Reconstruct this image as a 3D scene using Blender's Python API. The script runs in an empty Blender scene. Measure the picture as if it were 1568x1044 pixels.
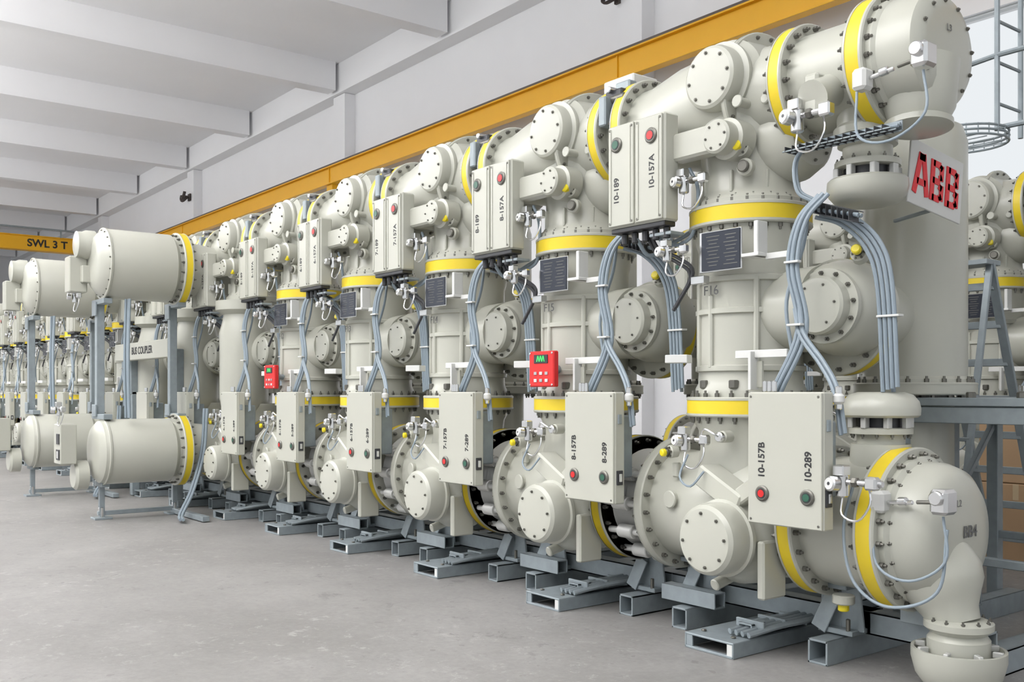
import bpy, math, random
from mathutils import Vector, Matrix
random.seed(4)
S=bpy.context.scene
try:
    S.view_settings.view_transform='Standard'
    S.view_settings.look='None'
    S.view_settings.exposure=0.0
except Exception: pass
COL=S.collection

# ---------------------------------------------------------------- materials
def mat(name,col,rough=.5,metal=0,var=0.0,scale=6,bump=0,bscale=200,coat=0,emit=None):
    m=bpy.data.materials.new(name); m.use_nodes=True
    nt=m.node_tree; b=nt.nodes['Principled BSDF']
    b.inputs['Base Color'].default_value=(*col,1); b.inputs['Roughness'].default_value=rough
    b.inputs['Metallic'].default_value=metal
    if coat: b.inputs['Coat Weight'].default_value=coat; b.inputs['Coat Roughness'].default_value=.15
    if var or bump:
        tc=nt.nodes.new('ShaderNodeTexCoord')
    if var:
        n=nt.nodes.new('ShaderNodeTexNoise'); n.inputs['Scale'].default_value=scale; n.inputs['Detail'].default_value=6
        nt.links.new(tc.outputs['Object'],n.inputs['Vector'])
        mx=nt.nodes.new('ShaderNodeMix'); mx.data_type='RGBA'
        mx.inputs[6].default_value=(*[c*(1-var) for c in col],1); mx.inputs[7].default_value=(*[min(1,c*(1+var)) for c in col],1)
        nt.links.new(n.outputs['Fac'],mx.inputs[0]); nt.links.new(mx.outputs[2],b.inputs['Base Color'])
    if bump:
        n2=nt.nodes.new('ShaderNodeTexNoise'); n2.inputs['Scale'].default_value=bscale
        nt.links.new(tc.outputs['Object'],n2.inputs['Vector'])
        bp=nt.nodes.new('ShaderNodeBump'); bp.inputs['Strength'].default_value=bump; bp.inputs['Distance'].default_value=.002
        nt.links.new(n2.outputs['Fac'],bp.inputs['Height']); nt.links.new(bp.outputs[0],b.inputs['Normal'])
    if emit:
        b.inputs['Emission Color'].default_value=(*emit,1); b.inputs['Emission Strength'].default_value=1
    return m
PAINT,YEL,STEEL,BOLT,GALV,HOSE,BLACK,RED,GREEN,CAPY,WHITE,PLATE,SATIN=range(13)
MATS=[mat('agate_grey_paint',(.455,.455,.395),.30,0,.035,3,coat=.15),
 mat('flange_yellow_band',(.73,.55,.025),.42,0,.06,5),
 mat('polished_steel',(.72,.72,.72),.25,1,.08,10),
 mat('zinc_bolt',(.17,.165,.145),.4,.7,.1,30),
 mat('galvanised_steel',(.29,.33,.35),.5,.35,.2,14,.1,80),
 mat('hose_bluegrey',(.24,.29,.33),.45,0,.06,20),
 mat('black_plastic',(.03,.031,.035),.4),
 mat('red_enamel',(.62,.02,.02),.35,0,.05,4),
 mat('indicator_green',(.03,.11,.07),.2),
 mat('yellow_plastic_cap',(.78,.64,.02),.35),
 mat('white_metal',(.62,.62,.60),.4,0,.03,5),
 mat('black_nameplate',(.045,.05,.065),.14,.3),
 mat('satin_aluminium',(.55,.55,.53),.45,.4,.06,10)]

# ---------------------------------------------------------------- mesh builder
class MB:
    def __init__(s): s.v=[]; s.f=[]; s.m=[]
    def add(s,vs,fs,m):
        o=len(s.v); s.v+= [tuple(p) for p in vs]
        for f in fs: s.f.append([i+o for i in f]); s.m.append(m)
    def basis(s,ax):
        a=Vector(ax).normalized()
        h=Vector((0,0,1)) if abs(a.z)<.9 else Vector((1,0,0))
        u=h.cross(a).normalized(); w=a.cross(u)
        return a,u,w
    def lathe(s,prof,o,ax,m,seg=36,ph=0.0):
        a,u,w=s.basis(ax); o=Vector(o); vs=[]; fs=[]; rings=[]
        for t,r in prof:
            if r<1e-5: rings.append([len(vs)]); vs.append(o+a*t)
            else:
                rings.append(list(range(len(vs),len(vs)+seg)))
                for i in range(seg):
                    q=ph+2*math.pi*i/seg; vs.append(o+a*t+(u*math.cos(q)+w*math.sin(q))*r)
        for A,B in zip(rings,rings[1:]):
            for i in range(seg):
                j=(i+1)%seg
                if len(A)==1 and len(B)==1: continue
                if len(A)==1: fs.append([A[0],B[j],B[i]])
                elif len(B)==1: fs.append([A[i],A[j],B[0]])
                else: fs.append([A[i],A[j],B[j],B[i]])
        if len(rings[0])>1: fs.append(rings[0][::-1])
        if len(rings[-1])>1: fs.append(rings[-1][:])
        s.add(vs,fs,m)
    def cyl(s,o,ax,L,r,m,seg=24,bev=None):
        b=min(.006,r*.3,L*.3) if bev is None else bev
        s.lathe([(0,r-b),(b,r),(L-b,r),(L,r-b)],o,ax,m,seg)
    def bolts(s,o,ax,R,n,t0,L=.03,r=.014,m=BOLT,ph=0.1):
        a,u,w=s.basis(ax); o=Vector(o)
        for i in range(n):
            q=ph+2*math.pi*i/n; p=o+(u*math.cos(q)+w*math.sin(q))*R+a*t0
            s.lathe([(0,r),(L*.75,r),(L*.75,r*.55),(L*1.3,r*.5)],p,a,m,6)
    def flange(s,o,ax,R,w=.1,n=20,yellow=True,bl=.03,br=.015):
        g=w*.17
        s.lathe([(-w/2,R-.02),(-w/2,R-.008),(-w/2+.008,R),(-w/2+g,R)],o,ax,PAINT,56)
        s.lathe([(-w/2+g,R-.003),(w/2-g,R-.003)],o,ax,YEL if yellow else PAINT,56)
        s.lathe([(w/2-g,R),(w/2-.008,R),(w/2,R-.008),(w/2,R-.02)],o,ax,PAINT,56)
        s.bolts(o,ax,R-.035,n,w/2,bl,br); s.bolts(o,Vector(ax)*-1,R-.035,n,w/2,bl,br)
    def box(s,c,sz,m,b=.006,R=None):
        hx,hy,hz=[k/2 for k in sz]; b=min(b,hx*.5,hy*.5,hz*.5)
        vs=[];idx={}
        for sx in(-1,1):
            for sy in(-1,1):
                for sg in(-1,1):
                    idx[(sx,sy,sg)]=len(vs)
                    vs+= [Vector((sx*hx,sy*(hy-b),sg*(hz-b))),Vector((sx*(hx-b),sy*hy,sg*(hz-b))),Vector((sx*(hx-b),sy*(hy-b),sg*hz))]
        g=lambda x,y,z,k: idx[(x,y,z)]+k
        fs=[]
        for q in(-1,1):
            fs.append([g(q,-1,-1,0),g(q,1,-1,0),g(q,1,1,0),g(q,-1,1,0)])
            fs.append([g(-1,q,-1,1),g(1,q,-1,1),g(1,q,1,1),g(-1,q,1,1)])
            fs.append([g(-1,-1,q,2),g(1,-1,q,2),g(1,1,q,2),g(-1,1,q,2)])
            for p in(-1,1):
                fs.append([g(q,p,-1,0),g(q,p,1,0),g(q,p,1,1),g(q,p,-1,1)])
                fs.append([g(q,-1,p,0),g(q,1,p,0),g(q,1,p,2),g(q,-1,p,2)])
                fs.append([g(-1,q,p,1),g(1,q,p,1),g(1,q,p,2),g(-1,q,p,2)])
                for k in(-1,1): fs.append([g(q,p,k,0),g(q,p,k,1),g(q,p,k,2)])
        c=Vector(c)
        if R is not None: vs=[R@v for v in vs]
        s.add([v+c for v in vs],fs,m)
    def beam(s,p,q,w,h,m,b=.004):
        p=Vector(p);q=Vector(q);d=(q-p); L=d.length; a,u,v=s.basis(d)
        R=Matrix((u,v,a)).transposed()
        s.box((p+q)/2,(w,h,L),m,b,R)
    def hollow(s,c,L,w,h,m,t=.012,ax='y'):
        x,y,z=c
        for dx,dz,sw,sh in((-w/2+t/2,h/2,t,h),(w/2-t/2,h/2,t,h),(0,t/2,w,t),(0,h-t/2,w,t)):
            if ax=='y': s.box((x+dx,y+L/2,z+dz),(sw,L,sh),m,.002)
            else: s.box((x+L/2,y+dx,z+dz),(L,sw,sh),m,.002)
    def tube(s,pts,r,m,seg=8,n=6):
        P=[Vector(p) for p in pts]
        if len(P)>2:
            Q=[P[0]*2-P[1]]+P+[P[-1]*2-P[-2]]; out=[]
            for i in range(1,len(Q)-2):
                for k in range(n):
                    t=k/n; a,b,c,d=Q[i-1],Q[i],Q[i+1],Q[i+2]
                    out.append(.5*((2*b)+(c-a)*t+(2*a-5*b+4*c-d)*t*t+(3*b-a-3*c+d)*t*t*t))
            out.append(P[-1]); P=out
        T=[]
        for i in range(len(P)):
            d=P[min(i+1,len(P)-1)]-P[max(i-1,0)]; T.append(d.normalized())
        _,u,_w=s.basis(T[0]); vs=[];fs=[]
        for i,p in enumerate(P):
            u=(u-T[i]*u.dot(T[i])).normalized(); w=T[i].cross(u)
            for k in range(seg):
                q=2*math.pi*k/seg; vs.append(p+(u*math.cos(q)+w*math.sin(q))*r)
        for i in range(len(P)-1):
            for k in range(seg):
                j=(k+1)%seg; fs.append([i*seg+k,i*seg+j,(i+1)*seg+j,(i+1)*seg+k])
        fs.append(list(range(seg))[::-1]); fs.append([(len(P)-1)*seg+k for k in range(seg)])
        s.add(vs,fs,m)
    def bundle(s,pts,offs,r,m=HOSE):
        for o in offs: s.tube([Vector(p)+Vector(o) for p in pts],r,m)
    def mesh(s,name,mats=MATS,ang=32):
        me=bpy.data.meshes.new(name); me.from_pydata(s.v,[],s.f)
        for x in mats: me.materials.append(x)
        me.polygons.foreach_set('material_index',s.m)
        import bmesh
        bm=bmesh.new(); bm.from_mesh(me); bmesh.ops.recalc_face_normals(bm,faces=bm.faces[:]); bm.to_mesh(me); bm.free()
        me.polygons.foreach_set('use_smooth',[True]*len(me.polygons))
        me.set_sharp_from_angle(angle=math.radians(ang)); me.update()
        return me
def obj(name,me,loc=(0,0,0),rz=0,parent=None):
    o=bpy.data.objects.new(name,me); COL.objects.link(o); o.location=loc; o.rotation_euler=(0,0,rz)
    if parent: o.parent=parent
    return o
def text(name,body,size,M,parent,material,ext=.0008,bold=0.0,sx=1.0):
    c=bpy.data.curves.new(name,'FONT'); c.body=body; c.size=size; c.extrude=ext; c.offset=bold
    c.align_x='CENTER'; c.align_y='CENTER'; c.materials.append(material)
    o=bpy.data.objects.new(name,c); COL.objects.link(o)
    if parent: o.parent=parent
    o.matrix_local=M@Matrix.Diagonal((sx,1,1,1))
    return o
def TM(p,inplane=0,facing='-y'):
    F=Matrix.Rotation(math.radians(90),4,'X')
    if facing=='+x': F=Matrix.Rotation(math.radians(90),4,'Z')@F
    return Matrix.Translation(Vector(p))@F@Matrix.Rotation(math.radians(inplane),4,'Z')

# ---------------------------------------------------------------- sub-parts
def knob(b,x,y,z,col,r=.036):
    b.lathe([(0,r+.008),(.006,r+.008),(.012,r),(.012,r-.008)],(x,y,z),(0,-1,0),BOLT,24)
    b.lathe([(0,r-.006),(.014,r-.008)],(x,y,z),(0,-1,0),BLACK,20)
    b.lathe([(0,r-.014),(.0155,r-.014)],(x,y,z),(0,-1,0),col,16)
def monitor(b,x,y,z,s=1.0,cap=True):
    b.cyl((x,y,z-.05*s),(0,0,1),.10*s,.03*s,STEEL,14)
    b.box((x,y-.01,z+.07*s),(.06*s,.06*s,.05*s),STEEL,.006)
    b.lathe([(0,.035*s),(.035*s,.035*s),(.04*s,.028*s)],(x-.01*s,y-.04*s,z+.01*s),(-.2,-1,.1),STEEL,18)
    b.lathe([(0,.026*s),(.0425*s,.026*s)],(x-.01*s,y-.04*s,z+.01*s),(-.2,-1,.1),WHITE,18)
    b.lathe([(0,.008*s),(.044*s,.008*s)],(x-.01*s,y-.04*s,z+.01*s),(-.2,-1,.1),BLACK,8)
    b.tube([(x,y,z-.05*s),(x+.01,y-.02,z-.13*s),(x+.09*s,y-.02,z-.15*s),(x+.14*s,y,z-.07*s),(x+.12*s,y+.02,z+.02*s)],.006,STEEL,6,4)
    b.cyl((x+.02*s,y,z+.02*s),(1,0,0),.13*s,.014*s,STEEL,10)
    b.cyl((x+.05*s,y,z+.02*s),(1,0,0),.03*s,.024*s,BOLT,6)
    b.box((x+.15*s,y,z+.02*s),(.06*s,.05*s,.06*s),STEEL,.01)
def capped(b,p,d,s=1.0):
    b.cyl(p,d,.07*s,.05*s,PAINT,18); b.bolts(p,d,.036*s,6,.07*s,.01,.008)
    a=Vector(p)+Vector(d).normalized()*.07*s
    b.cyl(a,d,.03*s,.024*s,BOLT,12); b.cyl(a+Vector(d).normalized()*.03*s,d,.04*s,.03*s,CAPY,14)
def ring_unit(b,o,d,s=1.0):
    # disconnector cover: neck, slotted shield ring and bowl
    b.lathe([(0,.15*s),(.05*s,.15*s),(.06*s,.125*s),(.13*s,.125*s),(.135*s,.165*s),(.165*s,.165*s),(.17*s,.14*s)],o,d,PAINT,40)
    b.bolts(o,Vector(d)*-1,.15*s,12,-.135*s,.02,.009)
    b.lathe([(.16*s,.12*s),(.235*s,.12*s)],o,d,BLACK,30)
    a,u,w=b.basis(d); o=Vector(o)
    for i in range(8):
        q=2*math.pi*i/8; b.beam(o+(u*math.cos(q)+w*math.sin(q))*.15*s+a*.165*s,o+(u*math.cos(q)+w*math.sin(q))*.15*s+a*.235*s,.045*s,.03*s,SATIN)
    b.lathe([(.222*s,.165*s),(.224*s,.19*s),(.235*s,.202*s),(.27*s,.205*s),(.31*s,.195*s),(.345*s,.165*s),(.36*s,.12*s),(.36*s,0)],o,d,PAINT,44)

# ---------------------------------------------------------------- switchgear bay
def build_bay(coupler=False):
    b=MB(); z1=3.26
    # upper busbar chamber
    b.lathe([(-.84,.27),(-.70,.275),(-.58,.30),(-.42,.335),(-.30,.345),(0,.345),(.08,.325),(.2,.295),(.43,.285)],(0,0,z1),(1,0,0),PAINT,48)
    b.flange((-.84,0,z1),(1,0,0),.35); b.flange((.43,0,z1),(1,0,0),.35)
    b.flange((.11,0,z1),(1,0,0),.40,.04,18,False,.015,.012)
    b.lathe([(-1.10,.22),(-.84,.22)],(0,0,z1),(1,0,0),STEEL,36)
    for k in range(5):
        b.lathe([(-1.08+.045*k,.22),(-1.065+.045*k,.245),(-1.05+.045*k,.22)],(0,0,z1),(1,0,0),PAINT,36)
    # mechanism between the chambers
    b.box((-.93,-.2,z1+.22),(.16,.14,.10),BLACK,.01); b.box((-.97,-.24,z1+.12),(.07,.2,.2),GALV,.01)
    b.cyl((-1.02,-.26,z1+.2),(1,0,0),.2,.03,BOLT,12); b.cyl((-.95,-.1,z1+.27),(0,-1,0),.2,.022,STEEL,12)
    # round inspection cap facing the aisle
    cz=3.345
    b.lathe([(-.05,.26),(.13,.25),(.17,.215),(.185,.215)],(.02,-.1,cz),(0,-1,0),PAINT,44)
    b.lathe([(.185,.21),(.19,.222),(.21,.222),(.215,.2),(.22,.192),(.27,.192),(.30,.182),(.312,.165),(.314,.12),(.314,0)],(.02,-.1,cz),(0,-1,0),PAINT,48)
    b.bolts((.02,-.1,cz),(0,-1,0),.145,8,.313,.010,.011)
    b.bolts((.02,-.1,cz),(0,1,0),.2,14,-.19,.012,.009)
    b.cyl((.20,-.2,3.17),(0,-1,0),.16,.028,PAINT,14); b.cyl((.20,-.36,3.17),(0,-1,0),.015,.036,PAINT,14)
    b.cyl((.33,-.22,3.17),(0,-1,0),.07,.03,PAINT,14)
    # chamber down to the upper flange
    b.lathe([(2.58,.345),(2.64,.345),(2.66,.325),(2.70,.30),(2.82,.292),(2.95,.30),(3.1,.32),(3.25,.30)],(0,0,0),(0,0,1),PAINT,48)
    b.bolts((0,0,0),(0,0,1),.32,20,2.64,.02,.012)
    b.lathe([(0,.26),(.3,.24),(.4,.2),(.43,.17),(.43,0)],(0.02,0.05,2.98),(1,-.1,0),PAINT,36)
    b.bolts((0.02,0.05,2.98),(1,-.1,0),.14,8,.43,.012,.01)
    capped(b,(.17,-.26,2.90),(.25,-1,.15),.95)
    b.cyl((.20,-.27,2.80),(.2,-1,0),.05,.05,PAINT,18); b.cyl((.21,-.315,2.80),(.2,-1,0),.03,.035,BOLT,16)
    for q in(-60,-20,20,60):
        a=math.radians(q); b.box((.30*math.sin(a)*.9,-.30*math.cos(a),2.74),(.018,.05,.13),PAINT,.004,Matrix.Rotation(a,3,'Z'))
    # drive arm to the upper cabinet
    b.box((-.06,-.40,2.97),(.36,.11,.165),PAINT,.015)
    b.lathe([(-.15,.12),(-.03,.12),(-.02,.098),(.06,.098),(.072,.085),(.072,0)],(.12,-.395,2.97),(0,-1,0),PAINT,32)
    b.bolts((.12,-.395,2.97),(0,-1,0),.07,6,.072,.008,.008)
    b.box((-.3,-.38,2.97),(.2,.08,.1),BLACK,.01)
    # upper cabinet with two folded lids
    b.box((-.455,-.4675,2.855),(.488,.125,.65),PAINT,.012)
    for x in(-.575,-.335):
        b.box((x,-.536,2.855),(.222,.016,.63),PAINT,.007)
        for dx in(-.095,.095):
            for dz in(-.295,.295): b.cyl((x+dx,-.544,2.855+dz),(0,-1,0),.005,.008,BOLT,8)
    for x in(-.66,-.49,-.42,-.25): b.box((x,-.546,2.855),(.006,.006,.60),PAINT,.002)
    knob(b,-.61,-.545,3.05,GREEN,.04); knob(b,-.31,-.545,3.05,RED,.04)
    b.box((-.455,-.47,2.515),(.46,.10,.03),BLACK,.005)
    for i in range(5):
        b.cyl((-.62+.09*i,-.46,2.50),(0,0,-1),.07,.022,BLACK,10)
    b.box((-.30,-.42,2.46),(.18,.12,.02),GALV,.003)
    b.bundle([(-.44,-.44,2.46),(-.40,-.40,2.36),(-.28,-.36,2.30),(-.18,-.34,2.20),(-.30,-.36,2.0)],[(0,0,0),(.02,0,.02)],.012,BLACK)
    b.tube([(-.52,-.46,2.46),(-.50,-.36,2.36),(-.40,-.25,2.44),(-.3,-.2,2.5)],.013,HOSE)
    b.tube([(-.35,-.46,2.46),(-.33,-.36,2.40),(-.2,-.3,2.46),(-.1,-.36,2.70),(-.17,-.36,2.85)],.012,HOSE)
    # gas monitors
    monitor(b,-.16,-.42,2.74,1.0); monitor(b,-.24,-.48,2.33,.9)
    b.box((-.05,-.40,2.16),(.1,.06,.05),STEEL,.005)
    if not coupler:
        b.flange((0,0,2.55),(0,0,1),.37,.13,24,True,.03,.014)
        b.lathe([(1.45,.33),(1.52,.33),(1.55,.315),(1.60,.312),(2.36,.312),(2.40,.325),(2.49,.335)],(0,0,0),(0,0,1),PAINT,48)
        for z in(1.64,1.98,2.17): b.lathe([(z-.022,.31),(z-.014,.33),(z+.014,.33),(z+.022,.31)],(0,0,0),(0,0,1),PAINT,48)
        for q in(-165,-122,-97,-45):
            c,s_=math.cos(math.radians(q)),math.sin(math.radians(q))
            b.box((c*.316,s_*.316,1.86 if q==-97 else 1.90),(.034,.034,.44 if q==-97 else .56),PAINT,.01,Matrix.Rotation(math.radians(q),3,'Z'))
    else:
        b.lathe([(1.20,0),(1.205,.1),(1.25,.2),(1.33,.265),(1.42,.285),(1.95,.285),(2.2,.29),(2.35,.25),(2.42,.24),(2.47,.33),(2.58,.33)],(.08,-.18,0),(0,0,1),PAINT,44)
        b.cyl((.08,.3,1.9),(0,-1,0),.45,.22,PAINT,30)
    # side branch with aisle-facing cover
    b.lathe([(.1,.25),(.30,.245),(.50,.25)],(0,.04,1.98),(1,0,0),PAINT,36)
    b.lathe([(-.10,.26),(-.02,.275),(.08,.272),(.17,.25),(.22,.225),(.235,.205)],(.575,.16,1.98),(0,-1,0),PAINT,44)
    b.lathe([(.22,.195),(.23,.21),(.262,.21),(.268,.165),(.33,.163),(.345,.15),(.350,.12),(.350,0)],(.60,.16,1.98),(0,-1,0),PAINT,40)
    b.bolts((.60,.16,1.98),(0,-1,0),.186,12,.262,.022,.013); b.bolts((.60,.16,1.98),(0,-1,0),.12,6,.349,.008,.008)
    b.flange((.46,.26,1.94),(0,1,0),.345,.11,20); b.cyl((.34,.3,1.98),(0,1,0),.7,.22,PAINT,36)
    capped(b,(.76,.0,2.24),(.35,-1,.35),.9)
    # vertical breaker tank behind
    b.lathe([(1.52,.34),(1.58,.34),(1.60,.32),(3.10,.32),(3.2,.29),(3.27,.18),(3.29,0)],(.4,1.17,0),(0,0,1),PAINT,44)
    b.flange((.4,1.17,1.52),(0,0,1),.38,.08,20,False)
    b.lathe([(.35,.24),(1.5,.24)],(.4,1.17,0),(0,0,1),PAINT,30)
    # nameplate
    if not coupler:
        b.box((.105,-.40,2.32),(.31,.012,.24),STEEL,.003); b.box((.115,-.410,2.32),(.285,.010,.225),PLATE,.002)
        for i in range(9):
            for j in range(2): b.box((.06+.13*j,-.4155,2.405-.021*i),(.10-.02*((i+j)%3),.001,.004),BOLT,.0003)
        b.box((.36,-.36,2.36),(.03,.09,.2),WHITE,.004); b.box((.33,-.36,2.27),(.12,.12,.02),WHITE,.003)
        b.box((.46,-.33,2.26),(.16,.03,.035),WHITE,.003)
        b.box((.35,-.34,1.715),(.36,.02,.045),WHITE,.003); b.box((.30,-.35,1.62),(.02,.07,.22),WHITE,.003)
        b.box((.30,-.32,1.60),(.09,.02,.15),PAINT,.003)
        b.box((-.24,-.38,1.70),(.14,.10,.05),WHITE,.004,Matrix.Rotation(math.radians(25),3,'Z'))
        for x in(-.1,.12): b.cyl((x,-.30,1.52),(0,0,1),.05,.03,BOLT,8)
    # hose bundles
    three=[(0,0,0),(.026,.0,.004),(.05,.01,0)]
    b.bundle([(.70,-.30,2.56),(.61,-.37,2.42),(.575,-.40,2.17),(.635,-.40,1.83),(.50,-.44,1.5)],three,.0125)
    b.bundle([(.61,-.39,1.95),(.66,-.41,1.80),(.80,-.43,1.64),(.90,-.46,1.50),(.955,-.48,1.28)],[(0,0,0),(.024,0,.01)],.0115)
    b.bundle([(.62,-.22,2.46),(.74,-.16,2.41),(.87,-.13,2.27),(.935,-.12,2.05),(.955,-.10,1.5)],[(0,0,0),(.028,0,.012),(.056,0,.02),(.084,0,.026),(.03,.05,0)],.012)
    b.bundle([(.62,-.28,2.52),(.60,-.3,2.30),(.52,-.34,2.0),(.56,-.34,1.7)],[(0,0,0)],.011)
    b.box((.635,-.42,1.86),(.09,.035,.012),WHITE,.002); b.box((1.0,-.11,1.9),(.13,.05,.012),WHITE,.002); b.box((.61,-.41,2.20),(.09,.035,.012),WHITE,.002)
    # wire cable tray
    for k in range(7): b.box((.66+.035*k,-.24,2.50-.012*k),(.005,.09,.06),BLACK,.001)
    for dz in(-.03,.03):
        for dy in(-.045,.045): b.beam((.63,-.24+dy,2.51+dz),(.90,-.24+dy,2.42+dz),.006,.006,BLACK)
    b.bundle([(.62,-.24,2.50),(.90,-.22,2.43)],[(0,-.02,0),(0,.01,0)],.012,HOSE)
    # lower neck and lower flange
    if not coupler:
        b.flange((0,0,1.41),(0,0,1),.385,.12,24,True,.03,.014)
    b.lathe([(.7,.33),(1.0,.325),(1.15,.30),(1.26,.31),(1.33,.345),(1.36,.345)],(0,0,0),(0,0,1),PAINT,44)
    b.box((.30,-.33,1.27),(.05,.03,.17),WHITE,.004)
    # lower busbar
    z0=.78
    b.lathe([(-.55,.35),(-.42,.34),(-.3,.36),(-.1,.385),(.2,.385),(.38,.36),(.5,.345),(.55,.345)],(0,0,z0),(1,0,0),PAINT,52)
    b.flange((.55,0,z0),(1,0,0),.425,.11,22); b.flange((-.55,0,z0),(1,0,0),.43,.07,22,False); b.flange((-.95,0,z0),(1,0,0),.425,.11,22)
    pr=[]
    for k in range(9): pr+= [(-.93+.042*k,.30),(-.91+.042*k,.335)]
    pr.append((-.57,.30)); b.lathe(pr,(0,0,z0),(1,0,0),SATIN,44)
    for q in(150,180,210,240,270):
        y=math.cos(math.radians(q))*.375; z=z0+math.sin(math.radians(q))*.375
        b.cyl((-.92,y,z),(1,0,0),.35,.022,SATIN,12); b.cyl((-.80,y,z),(1,0,0),.13,.045,SATIN,18)
    b.lathe([(-1.06,.33),(-.95,.33)],(0,0,z0),(1,0,0),PAINT,40)
    b.box((-.30,-.33,1.02),(.05,.04,.09),PAINT,.008)
    # front drum of lower drive
    o=(.20,-.25,.675)
    b.lathe([(-.1,.29),(.10,.275),(.16,.235),(.2,.215),(.22,.215)],o,(0,-1,0),PAINT,44)
    b.lathe([(.22,.205),(.225,.22),(.25,.22),(.255,.203),(.35,.203),(.385,.195),(.405,.175),(.41,.14),(.41,0)],o,(0,-1,0),PAINT,48)
    b.bolts(o,(0,-1,0),.15,8,.409,.010,.010)
    b.beam((-.02,-.38,1.02),(.32,-.42,.86),.16,.13,PAINT,.012); b.beam((.28,-.42,.9),(.48,-.5,1.0),.1,.1,PAINT,.01)
    b.cyl((-.30,-.28,.84),(-.1,-1,0),.10,.045,PAINT,18); b.cyl((-.31,-.37,.84),(-.1,-1,0),.02,.055,PAINT,18)
    b.box((.45,-.38,.52),(.05,.2,.32),PAINT,.01)
    b.cyl((.10,-.3,.42),(-.1,-1,-.3),.14,.035,PAINT,14)
    monitor(b,-.13,-.44,1.20,1.0); capped(b,(-.27,-.36,1.14),(-.3,-1,-.1),.8)
    b.cyl((.12,-.33,1.24),(0,-1,0),.08,.035,PAINT,16); b.cyl((.12,-.41,1.24),(0,-1,0),.03,.03,STEEL,16)
    b.tube([(-.02,-.44,1.2),(.03,-.46,1.28),(.10,-.46,1.26),(.12,-.43,1.24)],.007,STEEL,6,4)
    b.tube([(-.1,-.45,1.13),(-.12,-.5,1.0),(-.02,-.52,.95),(.05,-.48,1.04)],.007,HOSE,6,4)
    # lower cabinet
    b.box((.708,-.565,1.15),(.468,.085,.70),PAINT,.008); b.box((.708,-.612,1.15),(.458,.014,.69),PAINT,.006)
    knob(b,.575,-.62,.965,RED,.034); knob(b,.855,-.62,.965,GREEN,.034)
    for dx in(-.21,.21):
        for dz in(-.325,.325): b.cyl((.708+dx,-.618,1.15+dz),(0,-1,0),.004,.007,BOLT,8)
    b.box((.945,-.57,.965),(.012,.05,.09),BLACK,.004); b.box((.952,-.57,.965),(.01,.025,.05),STEEL,.004); b.box((.945,-.57,1.33),(.012,.03,.06),GALV,.004)
    b.box((.70,-.45,1.15),(.3,.18,.4),GALV,.01)
    b.cyl((.955,-.50,1.53),(0,0,-1),.12,.018,STEEL,12); b.lathe([(0,.01),(.02,.03),(.05,.03),(.07,.012)],(.955,-.50,1.50),(0,0,-1),WHITE,14)
    for x in(.50,.53,.56): b.cyl((x,-.50,1.50),(0,0,1),.06,.014,STEEL,10)
    # legs and foundation rails
    for x in(-.40,.62):
        b.hollow((x,-.20,0),2.3,.125,.135,GALV)
        b.box((x,.06,.16),(.22,.2,.03),GALV,.004)
        b.beam((x-.07,.04,.16),(x-.05,.02,.44),.02,.14,GALV); b.beam((x+.07,.04,.16),(x+.05,.02,.44),.02,.14,GALV)
        b.box((x,.02,.42),(.2,.2,.03),GALV,.004)
        for dx in(-.08,.08): b.cyl((x+dx,-.03,.17),(0,0,1),.07,.013,BOLT,8)
        b.beam((x-.10,-.05,.16),(x-.02,-.02,.36),.012,.10,GALV)
    b.hollow((-.75,.17,.14),1.5,.12,.13,GALV,.012,'x'); b.hollow((-.75,1.3,.14),1.5,.12,.13,GALV,.012,'x')
    b.hollow((-.62,-.08,.15),.45,.10,.10,GALV,.01,'x')
    # wide flat foot channel
    b.box((.10,.25,.085),(.36,1.5,.012),GALV,.003)
    b.box((-.075,.25,.045),(.012,1.5,.085),GALV,.003); b.box((.275,.25,.045),(.012,1.5,.085),GALV,.003)
    b.box((.10,-.485,.008),(.36,.03,.014),GALV,.002); b.box((-.05,-.49,.05),(.05,.012,.07),GALV,.002); b.box((.255,-.49,.045),(.05,.012,.085),WHITE,.002)
    b.hollow((.20,-.30,.092),1.5,.10,.07,GALV,.01)
    b.bundle([(.14,-.36,.115),(.20,-.15,.15),(.26,.05,.17),(.30,.4,.2)],[(0,0,0),(.045,.0,0),(.09,.0,0),(.135,0,0)],.018,GALV)
    for k in range(3): b.box((.21+.03*k,-.26+.16*k,.155),(.20,.02,.05),GALV,.004)
    for x in(-.02,.2): b.cyl((x,-.40,.09),(0,0,1),.012,.016,BOLT,8)
    return b
bay_me=build_bay().mesh('switchgear_bay_mesh')
coup_me=build_bay(True).mesh('coupler_bay_mesh')
BX,BY=-3.86,4.83
lab=mat('label_ink',(.02,.02,.022),.5)
labg=mat('label_grey',(.12,.12,.12),.5)
bays=[]
for n in range(0,6):
    o=obj('switchgear_bay',coup_me if n==5 else bay_me,(BX-1.5*n,BY,0)); bays.append(o)
    k=[10,8,7,6,5,4][n]
    text('label_a','%d-157A'%k,.060,TM((-.305,-.5445,2.83),90),o,lab,bold=.0012)
    text('label_b','%d-189'%k,.060,TM((-.61,-.5445,2.76),90),o,lab,bold=.0012)
    text('label_c','%d-157B'%k,.056,TM((.57,-.62,1.14),90),o,lab,bold=.0012)
    text('label_d','%d-289'%k,.056,TM((.86,-.62,1.12),90),o,lab,bold=.0012)
    if n<5: text('bay_number','F%d'%(16-n),.08,TM((-.02,-.338,2.10),0),o,labg)
for x in (-12.95,-14.5):
    obj('switchgear_bay',coup_me,(x,BY,0))
for n in range(8,20):
    obj('switchgear_bay',bay_me,(BX-1.5*n-.2,BY,0))
# second line of switchgear nearer the wall
for x in(-4.77,-6.27,-3.27,-7.77): obj('switchgear_bay',bay_me,(x,9.63,0))

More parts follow.
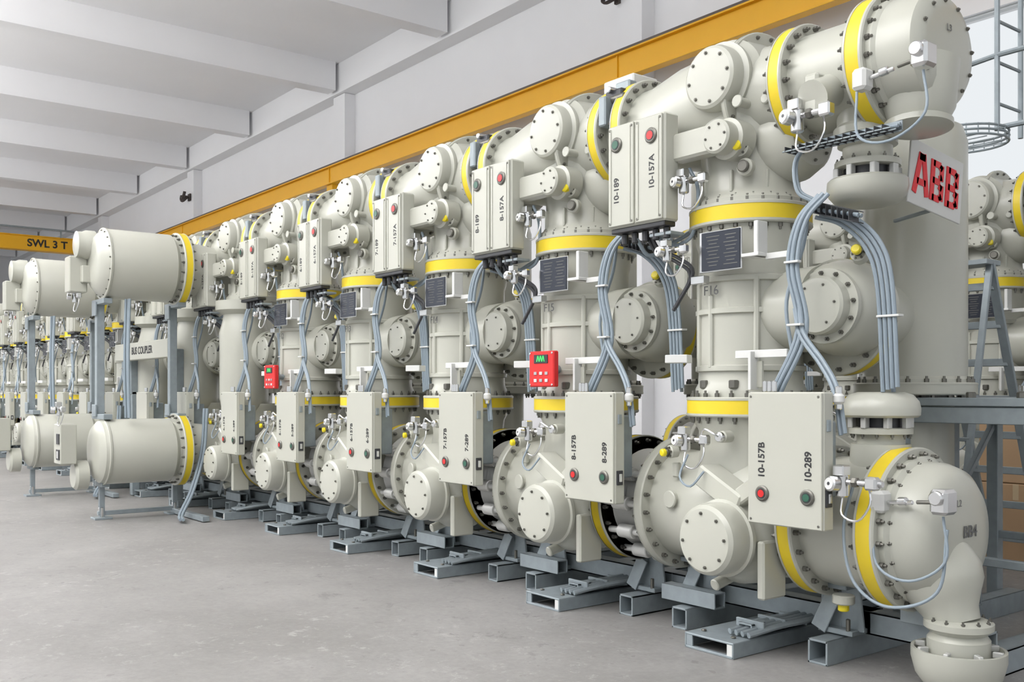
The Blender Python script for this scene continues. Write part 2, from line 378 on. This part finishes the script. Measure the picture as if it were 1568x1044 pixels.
# ---------------------------------------------------------------- busbar end section (BB3 / BB4)
b=MB()
z1=3.26
b.lathe([(.43,.285),(.52,.28),(.86,.28),(.93,.29)],(0,0,z1),(1,0,0),PAINT,48)
b.flange((.93,0,z1),(1,0,0),.36,.12,22)
b.lathe([(.93,.32),(1.02,.325),(1.04,.31),(1.16,.31),(1.22,.295),(1.25,.26),(1.262,.2),(1.262,0)],(0,0,z1),(1,0,0),PAINT,52)
b.bolts((0,0,z1),(1,0,0),.24,12,1.255,.012,.011)
b.lathe([(0,.20),(.24,.18),(.30,.15),(.31,.17),(.34,.17),(.355,.13),(.36,0)],(1.10,0,z1-.05),(.05,-.1,-1),PAINT,36)
b.box((1.08,0,z1+.32),(.12,.14,.05),PAINT,.01)
b.lathe([(0,.09),(.2,.09)],(.72,-.2,z1-.12),(0,-1,-.4),PAINT,20)
b.box((.70,-.33,z1-.17),(.09,.10,.22),PAINT,.015)
ring_unit(b,(.80,0,2.90),(0,0,-1),1.05); b.lathe([(0,.17),(.24,.16),(.26,.18),(.30,.18)],(.80,0,3.2),(0,0,-1),PAINT,36)
# operating rod
def rod(b,z,x0):
    b.box((x0,-.36,z),(.08,.09,.11),WHITE,.015); b.cyl((x0+.04,-.36,z),(1,-.05,.08),.14,.012,STEEL,10); b.cyl((x0+.10,-.364,z+.01),(1,-.05,.08),.05,.022,STEEL,12)
    b.cyl((x0+.2,-.37,z+.015),(1,-.05,.08),.10,.010,BOLT,10); b.box((x0+.34,-.38,z+.03),(.09,.11,.12),STEEL,.015); b.cyl((x0+.34,-.43,z+.05),(0,-1,0),.03,.035,STEEL,16)
    b.tube([(x0+.34,-.38,z-.04),(x0+.36,-.40,z-.25),(x0+.2,-.44,z-.36),(x0+.02,-.43,z-.30),(x0-.02,-.38,z-.06)],.007,HOSE,8,6)
rod(b,z1-.17,1.00)
monitor(b,.62,-.38,2.96,1.2)
# cable tray under the upper busbar
for k in range(14): b.box((.52+.045*k,-.30,2.83),(.005,.11,.03),BLACK,.001)
for dy in(-.05,0,.05): b.beam((.5,-.30+dy,2.82),(1.15,-.30+dy,2.82),.008,.008,GALV)
b.beam((.5,-.24,2.85),(1.15,-.24,2.85),.006,.05,GALV)
b.bundle([(1.15,-.28,2.84),(.7,-.28,2.85),(.56,-.31,2.78),(.58,-.33,2.60),(.66,-.3,2.53)],[(0,0,0),(0,.02,.01)],.010)
# lower run
z0=.78
b.lathe([(.55,.345),(.65,.36),(.95,.36),(1.04,.37)],(0,0,z0),(1,0,0),PAINT,48)
b.flange((1.04,0,z0),(1,0,0),.43,.12,22)
b.lathe([(1.04,.38),(1.13,.385),(1.15,.36),(1.22,.355),(1.29,.33),(1.33,.28),(1.345,.2),(1.345,0)],(0,0,z0),(1,0,0),PAINT,52)
b.bolts((0,0,z0),(1,0,0),.36,22,1.135,.02,.012)
b.lathe([(0,.15),(.10,.19),(.18,.215),(.26,.205),(.33,.165),(.39,.135),(.45,.125)],(1.15,-.02,z0-.03),(0.38,-.02,-1),PAINT,40)
o=(1.33,-.03,0)
b.lathe([(.28,.12),(.315,.165),(.345,.165),(.36,.13)],o,(0,0,1),PAINT,40)
b.lathe([(.17,.15),(.26,.15),(.30,.12)],o,(0,0,1),PAINT,36)
b.bolts(o,(0,0,1),.145,12,.345,.02,.010)
b.lathe([(.0,0),(.0,.13),(.03,.17),(.08,.205),(.16,.225),(.21,.225),(.21,.210),(.17,.205),(.13,.17),(.13,0)],o,(0,0,1),PAINT,48)
for i in range(8):
    a=i*math.pi/4+.2; b.box((o[0]+.185*math.cos(a),-.03+.185*math.sin(a),.205),(.05,.025,.03),SATIN,.004,Matrix.Rotation(a,3,'Z'))
b.lathe([(.13,.14),(.18,.14)],o,(0,0,1),BLACK,30)
ring_unit(b,(.88,0,1.14),(0,0,1),1.0); b.lathe([(0,.17),(.22,.155)],(.88,0,1.0),(0,0,1),PAINT,30)
rod(b,z0+.17,1.10)
b.tube([(.98,-.4,1.05),(.95,-.45,.8),(1.02,-.47,.55),(1.2,-.45,.45),(1.42,-.40,.55),(1.46,-.38,.85)],.008,HOSE,8,8)
monitor(b,.99,-.52,1.03,1.1); b.cyl((1.08,-.5,1.05),(1,0,0),.12,.02,STEEL,12)
b.cyl((.75,-.15,.40),(0,0,-1),.05,.06,PAINT,18); b.cyl((.75,-.15,.35),(0,0,-1),.04,.03,CAPY,14)
b.hollow((.55,.17,.14),.85,.12,.13,GALV,.012,'x')
b.hollow((1.3,.25,0),2.05,.125,.135,GALV)
b.beam((1.05,.1,.27),(1.05,.1,.42),.16,.14,GALV)
end_o=obj('busbar_end_section',b.mesh('busbar_end_mesh'),(BX,BY,0))
text('label_upper','BB3',.085,TM((1.267,.02,z1-.07),0,'+x'),end_o,labg,bold=.001)
text('label_upper_phase','L3',.05,TM((1.267,.0,z1+.1),0,'+x'),end_o,labg)
text('label_lower','BB4',.085,TM((1.35,.05,z0+.01),0,'+x'),end_o,labg,bold=.001)
text('label_lower_phase','L2',.05,TM((1.35,-.06,z0+.16),0,'+x'),end_o,labg)

# white sign with red block letters
b=MB(); b.box((0,0,0),(.012,.56,.36),WHITE,.003); b.beam((-.02,0,-.16),(-.3,.1,-.16),.02,.02,GALV)
sg=obj('company_sign',b.mesh('company_sign_mesh'),(-2.90,5.25,2.68)); sg.rotation_euler=(math.radians(-7),0,0)
redm=mat('sign_red',(.75,.02,.03),.5)
b=MB(); h=.115; t=.042
def st(y0,za,y1,zb,w=t):
    p=Vector((0,y0,za)); q=Vector((0,y1,zb)); d=(q-p).normalized(); n=Vector((0,-d.z,d.y))*w/2
    e=Vector((.004,0,0)); base=Vector((.007,0,0))
    vs=[base+p+n,base+q+n,base+q-n,base+p-n]; vs+= [v+e for v in vs]
    b.add(vs,[[0,1,2,3],[4,5,6,7],[0,1,5,4],[1,2,6,5],[2,3,7,6],[3,0,4,7]],0)
yA=-.165
st(yA-.066,-h,yA-.012,h); st(yA+.066,-h,yA+.012,h); st(yA-.045,-.045,yA+.045,-.045,.036); st(yA-.03,h-.02,yA+.03,h-.02,.04)
for yB in(.0,.165):
    st(yB-.05,-h,yB-.05,h)
    for z in(h-.018,0,-h+.018): st(yB-.05,z,yB+.03,z,.036)
    st(yB+.045,.012,yB+.045,h-.014,.038); st(yB+.05,-h+.014,yB+.05,-.012,.04)
    for (ya,za,yb,zb) in((.02,h-.022,.045,h-.04),(.02,.02,.045,.035),(.02,-h+.022,.05,-h+.04),(.02,-.02,.05,-.035)): st(yB+ya,za,yB+yb,zb,.036)
sl=obj('sign_letters',b.mesh('sign_letters_mesh',[redm]),(0,0,0),0,sg)

# unit housings on top of first bay
b=MB(); b.box((0,0,0),(.30,.24,.18),WHITE,.01); b.box((.1,-.14,-.02),(.14,.08,.10),GALV,.01); b.box((0,0,-.15),(.1,.1,.16),GALV,.01)
obj('roof_junction_box',b.mesh('rjb'),(BX-1.09,BY+.05,3.60))

# red indicator panels
b=MB(); b.box((0,0,0),(.27,.05,.25),RED,.008)
for dz,w in((.07,.12),): b.box((0,-.027,dz),(.15,.006,.06),BLACK,.002)
gm=mat('lcd_green',(.05,.5,.12),.4,emit=(.02,.3,.06))
for k in range(3):
    for j in range(2): b.box((-.06+.06*k,-.028,-.03-.05*j),(.03,.006,.022),WHITE if (k+j)%2 else STEEL,.003)
for sx in(-.12,.12):
    for dz in(-.11,.11): b.cyl((sx,-.025,dz),(0,-1,0),.006,.008,STEEL,8)
b.cyl((.0,.02,-.0),(0,1,0),.12,.03,GALV,12)
rp=b.mesh('red_panel_mesh')
for n,(dx,dz) in((1,(.07,1.66)),(4,(.0,1.66))):
    r=obj('red_indicator_panel',rp,(BX-1.5*n+dx,BY-.46,dz))
    text('display','/\\/\\/\\',.05,TM((0,-.031,.07)),r,gm,bold=.003)

# ---------------------------------------------------------------- voltage transformer tanks protruding at the far end
b=MB()
for z,R in((3.0,.41),(.80,.38)):
    b.lathe([(-.02,0),(-.02,.2),(0,.3),(.05,.36),(.1,R-.01),(.12,R),(.85,R),(.9,R-.05),(1.6,.28)],(0,0,z),(0,1,0),PAINT,48)
    b.flange((0,.98,z),(0,1,0),.44,.11,22); b.flange((0,.1,z),(0,1,0),R+.01,.03,18,False,.012,.01)
b.lathe([(0,.17),(.1,.17),(.14,.15),(.2,.15),(.21,.12),(.21,0)],(-.18,.05,3.23),(0,-1,0),PAINT,32)
b.box((-.30,-.12,2.88),(.22,.2,.42),PAINT,.01); b.box((-.20,-.05,2.88),(.2,.1,.2),PAINT,.01)
b.box((-.12,-.28,.90),(.30,.18,.46),PAINT,.01); b.box((-.06,-.375,.96),(.12,.01,.12),BLACK,.003); b.box((-.06,-.375,.78),(.14,.01,.12),BLACK,.003); b.box((-.06,-.381,.78),(.05,.006,.08),WHITE,.003)
b.lathe([(0,.17),(.12,.17),(.15,.14),(.15,0)],(-.12,-.05,.53),(0,-1,0),PAINT,30)
monitor(b,-.42,-.1,2.62,1.1); monitor(b,-.1,-.35,1.28,1.1)
for y in(.12,.98):
    b.box((-.20,y,1.88),(.09,.09,1.32),GALV,.004); b.box((-.20,y-.06,2.48),(.16,.02,.16),GALV,.004); b.box((-.2,y-.06,1.28),(.16,.02,.14),GALV,.004)
    b.box((-.1,y,2.56),(.5,.1,.06),GALV,.004); b.box((-.1,y,1.21),(.5,.1,.06),GALV,.004)
    b.box((-.1,y,.42),(.3,.1,.06),GALV,.004)
    b.box((-.12,y,.22),(.06,.06,.40),GALV,.004); b.box((-.12,y,.012),(.2,.2,.024),GALV,.003); b.cyl((-.12,y,.02),(0,0,1),.12,.035,STEEL,10)
b.box((-.12,.55,.07),(.05,.95,.05),GALV,.004); b.box((.4,.98,.04),(1.1,.08,.06),GALV,.004)
b.bundle([(.22,.3,2.58),(.24,.28,1.9),(.22,.3,1.2)],[(0,0,0),(.04,.02,0),(.08,.02,0)],.016)
b.bundle([(.30,1.2,1.3),(.34,1.15,.8),(.42,1.0,.35),(.6,.8,.08),(.9,.7,.05)],[(0,0,0),(.04,.02,0)],.018)
vt=b.mesh('voltage_transformer_mesh')
for x,y in((-12.0,3.12),(-15.3,3.05)): obj('voltage_transformer_tank',vt,(x,y,0))
b=MB(); b.box((0,0,0),(2.3,.12,.24),PAINT,.01); b.box((-.9,.15,-.3),(.1,.15,.6),GALV,.01); b.box((.9,.15,-.3),(.1,.15,.6),GALV,.01)
for x in(-.9,.9): b.box((x,.15,-1.3),(.1,.12,1.5),GALV,.01)
bc=obj('bus_coupler_housing',b.mesh('coupler_housing'),(-13.65,4.2,2.06))
text('coupler_label','BUS COUPLER',.14,TM((.1,-.062,0)),bc,lab,bold=.003)

# ---------------------------------------------------------------- maintenance platform and ladder
b=MB()
b.box((0,0,1.44),(.9,1.3,.05),GALV,.004)
for x in(-.42,.42):
    for y in(-.6,0,.6):
        b.box((x,y,.71),(.08,.08,1.42),GALV,.004); b.box((x,y,.01),(.18,.18,.02),GALV,.003)
for y in(-.6,.6): b.box((0,y,1.36),(.84,.07,.1),GALV,.004); b.box((0,y,.5),(.84,.05,.05),GALV,.004)
for x in(-.42,.42): b.beam((x,-.6,.15),(x,.6,1.3),.04,.04,GALV); b.box((x,0,1.36),(.07,1.2,.1),GALV,.004)
for x in(-.3,0,.3): b.cyl((x,-.55,1.46),(0,0,1),.04,.03,BOLT,8)
obj('equipment_platform',b.mesh('platform_mesh'),(-2.98,6.35,0))
b=MB()
for x in(-.22,.22):
    b.beam((x,0,2.5),(x,.95,0),.03,.07,GALV); b.beam((x,0,2.5),(x,-.55,0),.03,.05,GALV)
for k in range(8):
    t=(k+.6)/8.5; b.beam((-.22,.95*t,2.5*(1-t)),(.22,.95*t,2.5*(1-t)),.03,.06,GALV)
b.box((0,0,2.5),(.5,.22,.04),GALV,.004); b.beam((-.22,-.3,1.14),(.22,-.3,1.14),.03,.03,GALV)
obj('step_ladder',b.mesh('ladder_mesh'),(-3.95,7.55,0))
# guard rail / round tray with ladder above
b=MB()
for x in(-.16,.16): b.tube([(x,0,0),(x,0,5.2)],.02,GALV,10)
for k in range(17): b.tube([(-.16,0,.25+.29*k),(.16,0,.25+.29*k)],.013,GALV,8)
for k in range(3):
    z=3.34+.035*k; b.tube([(-.98+.30*math.cos(q*.5236),-.05+.30*math.sin(q*.5236),z) for q in range(13)],.009,GALV,6,3)
for q in range(24): a=q*.2618; b.beam((-.98+.30*math.cos(a),-.05+.30*math.sin(a),3.34),(-.98+.30*math.cos(a),-.05+.30*math.sin(a),3.42),.008,.008,GALV)
for q in(-.2,-.1,0,.1,.2): b.beam((-.98-.22,-.05+q,3.34),(-.98+.22,-.05+q,3.34),.008,.008,GALV)
for z in(3.42,3.95,4.8): b.tube([(-.16,0,z),(-.76,0,z)],.02,GALV,8)
b.tube([(-.76,0,3.95),(-1.10,0,3.92)],.02,GALV,8)
b.box((0,0,.02),(.5,.3,.04),GALV,.004); b.tube([(-.76,0,3.4),(-.76,0,5.2)],.02,GALV,8)
for z in(3.6,3.9,4.2,4.5,4.8,5.1): b.tube([(-.76,0,z),(-.76,.36,z)],.012,GALV,8)
b.tube([(-.76,.36,3.4),(-.76,.36,5.2)],.02,GALV,8)
obj('access_ladder',b.mesh('cage_mesh'),(-2.72,7.15,0))

# cartons and crate near the second line
wood=mat('crate_wood',(.50,.32,.18),.7,0,.25,8)
card=mat('brown_cardboard',(.50,.33,.19),.8,0,.08,3); tape=mat('packing_tape',(.62,.48,.30),.35)
def crate(loc,sz):
    b=MB(); x,y,z=sz; b.box((0,0,z/2+.05),(x-.04,y-.04,z-.1),0,.004)
    for s in(-1,1):
        for k in range(4): b.box((0,s*y/2,.15+k*(z-.2)/3),(x,.025,.12),0,.004); b.box((s*x/2,0,.15+k*(z-.2)/3),(.025,y,.12),0,.004)
        for t in(-1,0,1): b.box((t*(x/2-.06),s*(y/2+.02),z/2+.04),(.1,.025,z-.04),0,.004); b.box((t*(x/2-.1),s*y*.4,.04),(.1,.1,.08),0,.004)
    b.box((0,0,z),(x,y,.03),0,.004)
    obj('wooden_crate',b.mesh('crate',[wood]),loc)
crate((-1.2,11.2,0),(1.2,1.0,1.5))
def carton(loc,sz):
    b=MB(); x,y,z=sz; b.box((0,0,z/2),(x,y,z),0,.008)
    b.box((0,0,z+.001),(x*.98,.05,.004),1,.001); b.box((0,-y/2-.001,z-.07),(.05,.004,.14),1,.001)
    for s in(-1,1): b.box((0,s*.003,z+.002),(x,.002,.004),1,.0005); b.box((s*x/2,0,z-.07),(.004,.05,.14),1,.001)
    obj('cardboard_box',b.mesh('carton_mesh',[card,tape]),loc)
carton((-4.05,8.80,0),(.85,.30,.70)); carton((-4.0,8.80,.705),(.75,.29,.62))

# ---------------------------------------------------------------- room shell
wallm=mat('painted_plaster_white',(.88,.88,.895),.85,0,.02,1.5)
ceilm=mat('ceiling_plaster',(.90,.90,.915),.9,0,.02,1)
cranem=mat('crane_yellow_orange',(.86,.45,.010),.45,0,.04,2)
def shell(name,boxes,m,bev=.0):
    b=MB()
    for c,s_ in boxes: b.box(c,s_,0,.004)
    return obj(name,b.mesh(name+'_mesh',[m]))
X0,X1,Y0,Y1=-62,9,-14,12
# floor
fm=bpy.data.materials.new('worn_concrete_floor'); fm.use_nodes=True; nt=fm.node_tree; bs=nt.nodes['Principled BSDF']
tc=nt.nodes.new('ShaderNodeTexCoord')
def noise(sc,det=8,rough=.6,dist=0):
    n=nt.nodes.new('ShaderNodeTexNoise'); n.inputs['Scale'].default_value=sc; n.inputs['Detail'].default_value=det; n.inputs['Roughness'].default_value=rough; n.inputs['Distortion'].default_value=dist
    nt.links.new(tc.outputs['Object'],n.inputs['Vector']); return n
def ramp(src,p0,p1,c0,c1):
    r=nt.nodes.new('ShaderNodeValToRGB'); r.color_ramp.elements[0].position=p0; r.color_ramp.elements[1].position=p1
    r.color_ramp.elements[0].color=(*c0,1); r.color_ramp.elements[1].color=(*c1,1); nt.links.new(src.outputs['Fac'],r.inputs[0]); return r
def mix(fac,a,b_,mode='MIX'):
    m=nt.nodes.new('ShaderNodeMix'); m.data_type='RGBA'; m.blend_type=mode
    if isinstance(fac,float): m.inputs[0].default_value=fac
    else: nt.links.new(fac,m.inputs[0])
    for i,v in((6,a),(7,b_)):
        if isinstance(v,tuple): m.inputs[i].default_value=(*v,1)
        else: nt.links.new(v,m.inputs[i])
    return m.outputs[2]
base=ramp(noise(.45,6,.6,.3),.36,.64,(.225,.217,.208),(.285,.277,.267))
fine=ramp(noise(22,8,.75),.3,.7,(.86,.86,.86),(1.10,1.10,1.10))
c=mix(1.0,base.outputs[0],fine.outputs[0],'MULTIPLY')
mid=ramp(noise(2.6,8,.7,.5),.35,.65,(.92,.92,.92),(1.06,1.06,1.06)); c=mix(1.0,c,mid.outputs[0],'MULTIPLY')
def masked(src_scale,seedscale,p0,p1,amount):
    a=ramp(noise(src_scale,10,.8,.4),p0,p1,(0,0,0),(amount,)*3)
    m_=ramp(noise(seedscale,3,.5),.46,.58,(0,0,0),(1,1,1))
    return mix(1.0,a.outputs[0],m_.outputs[0],'MULTIPLY')
c=mix(masked(7.0,.55,.56,.61,.6),c,(.42,.41,.40))
c=mix(masked(4.2,.42,.57,.62,.6),c,(.13,.125,.12))
sp=ramp(noise(11,2,.5),.70,.73,(0,0,0),(.5,.5,.5)); c=mix(sp.outputs[0],c,(.14,.13,.125))
nt.links.new(c,bs.inputs['Base Color']); bs.inputs['Roughness'].default_value=.45
bp=nt.nodes.new('ShaderNodeBump'); bp.inputs['Strength'].default_value=.2; bp.inputs['Distance'].default_value=.006
nt.links.new(noise(14,8,.7).outputs['Fac'],bp.inputs['Height']); nt.links.new(bp.outputs[0],bs.inputs['Normal'])
shell('floor',[(((X0+X1)/2,(Y0+Y1)/2,-.1),(X1-X0,Y1-Y0,.2))],fm)
shell('ceiling',[(((X0+X1)/2,(Y0+Y1)/2,9.85),(X1-X0,Y1-Y0,.2))],ceilm)
# back wall with a window opening
wx0,wx1,wz0,wz1=-6.9,-3.3,4.0,6.2
shell('wall_back',[(((X0+wx0)/2,12.15,4.87),(wx0-X0,.3,9.74)),(((X1+wx1)/2,12.15,4.87),(X1-wx1,.3,9.74)),
  (((wx0+wx1)/2,12.15,wz0/2),(wx1-wx0,.3,wz0)),(((wx0+wx1)/2,12.15,(wz1+9.74)/2),(wx1-wx0,.3,9.74-wz1))],wallm)
b=MB()
for x in(wx0,(wx0+wx1)/2,wx1): b.box((x,12.1,(wz0+wz1)/2),(.07,.08,wz1-wz0),0,.005)
for z in(wz0,wz1): b.box(((wx0+wx1)/2,12.1,z),(wx1-wx0,.08,.07),0,.005)
obj('window_1',b.mesh('window_frame_mesh',[mat('window_frame',(.6,.62,.63),.5)]))
shell('wall_far',[((X0-.15,(Y0+Y1)/2,4.87),(.3,Y1-Y0,9.74))],wallm)
pil=[-.9,-11.9,-22.3,-33.0,-44,-55]
shell('trim_pilasters',[((x,11.85,4.5),(.6,.3,9.0)) for x in pil],wallm)
bx=[]
for i,x in enumerate(pil): bx+= [x,x-5.4]
shell('trim_ceiling_beams',[((x,-1.2,9.4),(.42,25.4,.71)) for x in bx],ceilm)
shell('trim_wall_beam',[(((X0+X1)/2,11.8,9.38),(X1-X0,.4,.74))],ceilm)
# crane runway on the wall
b=MB(); L=X1-X0; cx=(X0+X1)/2
b.box((cx,11.45,6.93),(L,.03,.42),0,.003); b.box((cx,11.45,7.14),(L,.18,.03),0,.003); b.box((cx,11.45,6.72),(L,.18,.03),0,.003)
b.box((cx,11.45,7.19),(L,.06,.07),1,.003)
for x in pil: b.box((x,11.58,6.6),(.3,.3,.22),0,.005); b.box((x,11.43,6.93),(.03,.05,.4),0,.003)
obj('crane_runway_beam',b.mesh('runway_mesh',[cranem,mat('rail_dark',(.10,.08,.07),.5)]))
b=MB(); 
b.box((0,0,0),(.5,23,.56),0,.01); b.box((0,0,.30),(.6,23,.04),0,.01); b.box((0,11.4,-.13),(2.4,.3,.4),0,.01); b.tube([(.35,-11,.6),(.35,10.5,.6)],.04,1,8)
for y in(-9,-4,1,6,10): b.box((.3,y,.45),(.06,.06,.3),1,.01)
cb=obj('bridge_crane',b.mesh('bridge_mesh',[cranem,MATS[GALV]]),(-43.7,.0,7.55))
text('crane_label','SWL 3 T',.42,TM((.256,9.5,0),0,'+x'),cb,lab,bold=.012)
# hooks on pilasters
b=MB()
b.tube([(0,0,0),(0,-.25,.02),(.15,-.3,-.1),(.3,-.3,.0),(.35,-.28,.16)],.05,0,8); b.tube([(.0,-.1,0),(-.2,-.2,-.15),(-.38,-.2,-.05),(-.32,-.2,.1)],.05,0,8); b.box((0,-.02,0),(.25,.06,.3),0,.01)
hk=b.mesh('hook_mesh',[mat('hook_iron',(.06,.045,.04),.5)])
for x,z,s_ in((-33.0,8.1,.8),(-12.15,8.2,.45)): obj('wall_hook',hk,(x,11.69,z)).scale=(s_,1,s_)

# ---------------------------------------------------------------- light: daylight through the open side plus strip lights added out of view to brighten floor and ceiling
w=bpy.data.worlds.new('daylight'); S.world=w; w.use_nodes=True
bg=w.node_tree.nodes['Background']; bg.inputs[0].default_value=(.93,.97,1,1); bg.inputs[1].default_value=.90
for y in(-8.5,-2.0):
    b=MB(); b.box((0,0,0),(44,.42,.10),0,.01)
    for x in bx:
        if -40<x<2: b.tube([(x+19,0,.05),(x+19,0,1.59)],.012,0,6)
    lo=obj('added_strip_light',b.mesh('added_light_housing',[MATS[WHITE]]),(-19,y,7.45))  # made-up housing and rods that carry the added lights
    for nm,rx,pw,dz in(('added_light_down',0,700,-.07),('added_light_up',math.pi,4500,.08)):
        L=bpy.data.lights.new(nm,'AREA'); L.shape='RECTANGLE'; L.size=43; L.size_y=.36; L.energy=pw; L.color=(1,.99,.98)
        q=bpy.data.objects.new(nm,L); COL.objects.link(q); q.parent=lo; q.location=(0,0,dz); q.rotation_euler=(rx,0,0)
# ---------------------------------------------------------------- camera
cam=bpy.data.cameras.new('camera'); cam.sensor_width=36; cam.lens=1500/1568*36; cam.shift_y=78/1568; cam.clip_end=300
co=bpy.data.objects.new('camera',cam); COL.objects.link(co); co.location=(0,0,1.5)
co.rotation_euler=(math.radians(90),0,math.atan2(.7912,.6115)); S.camera=co
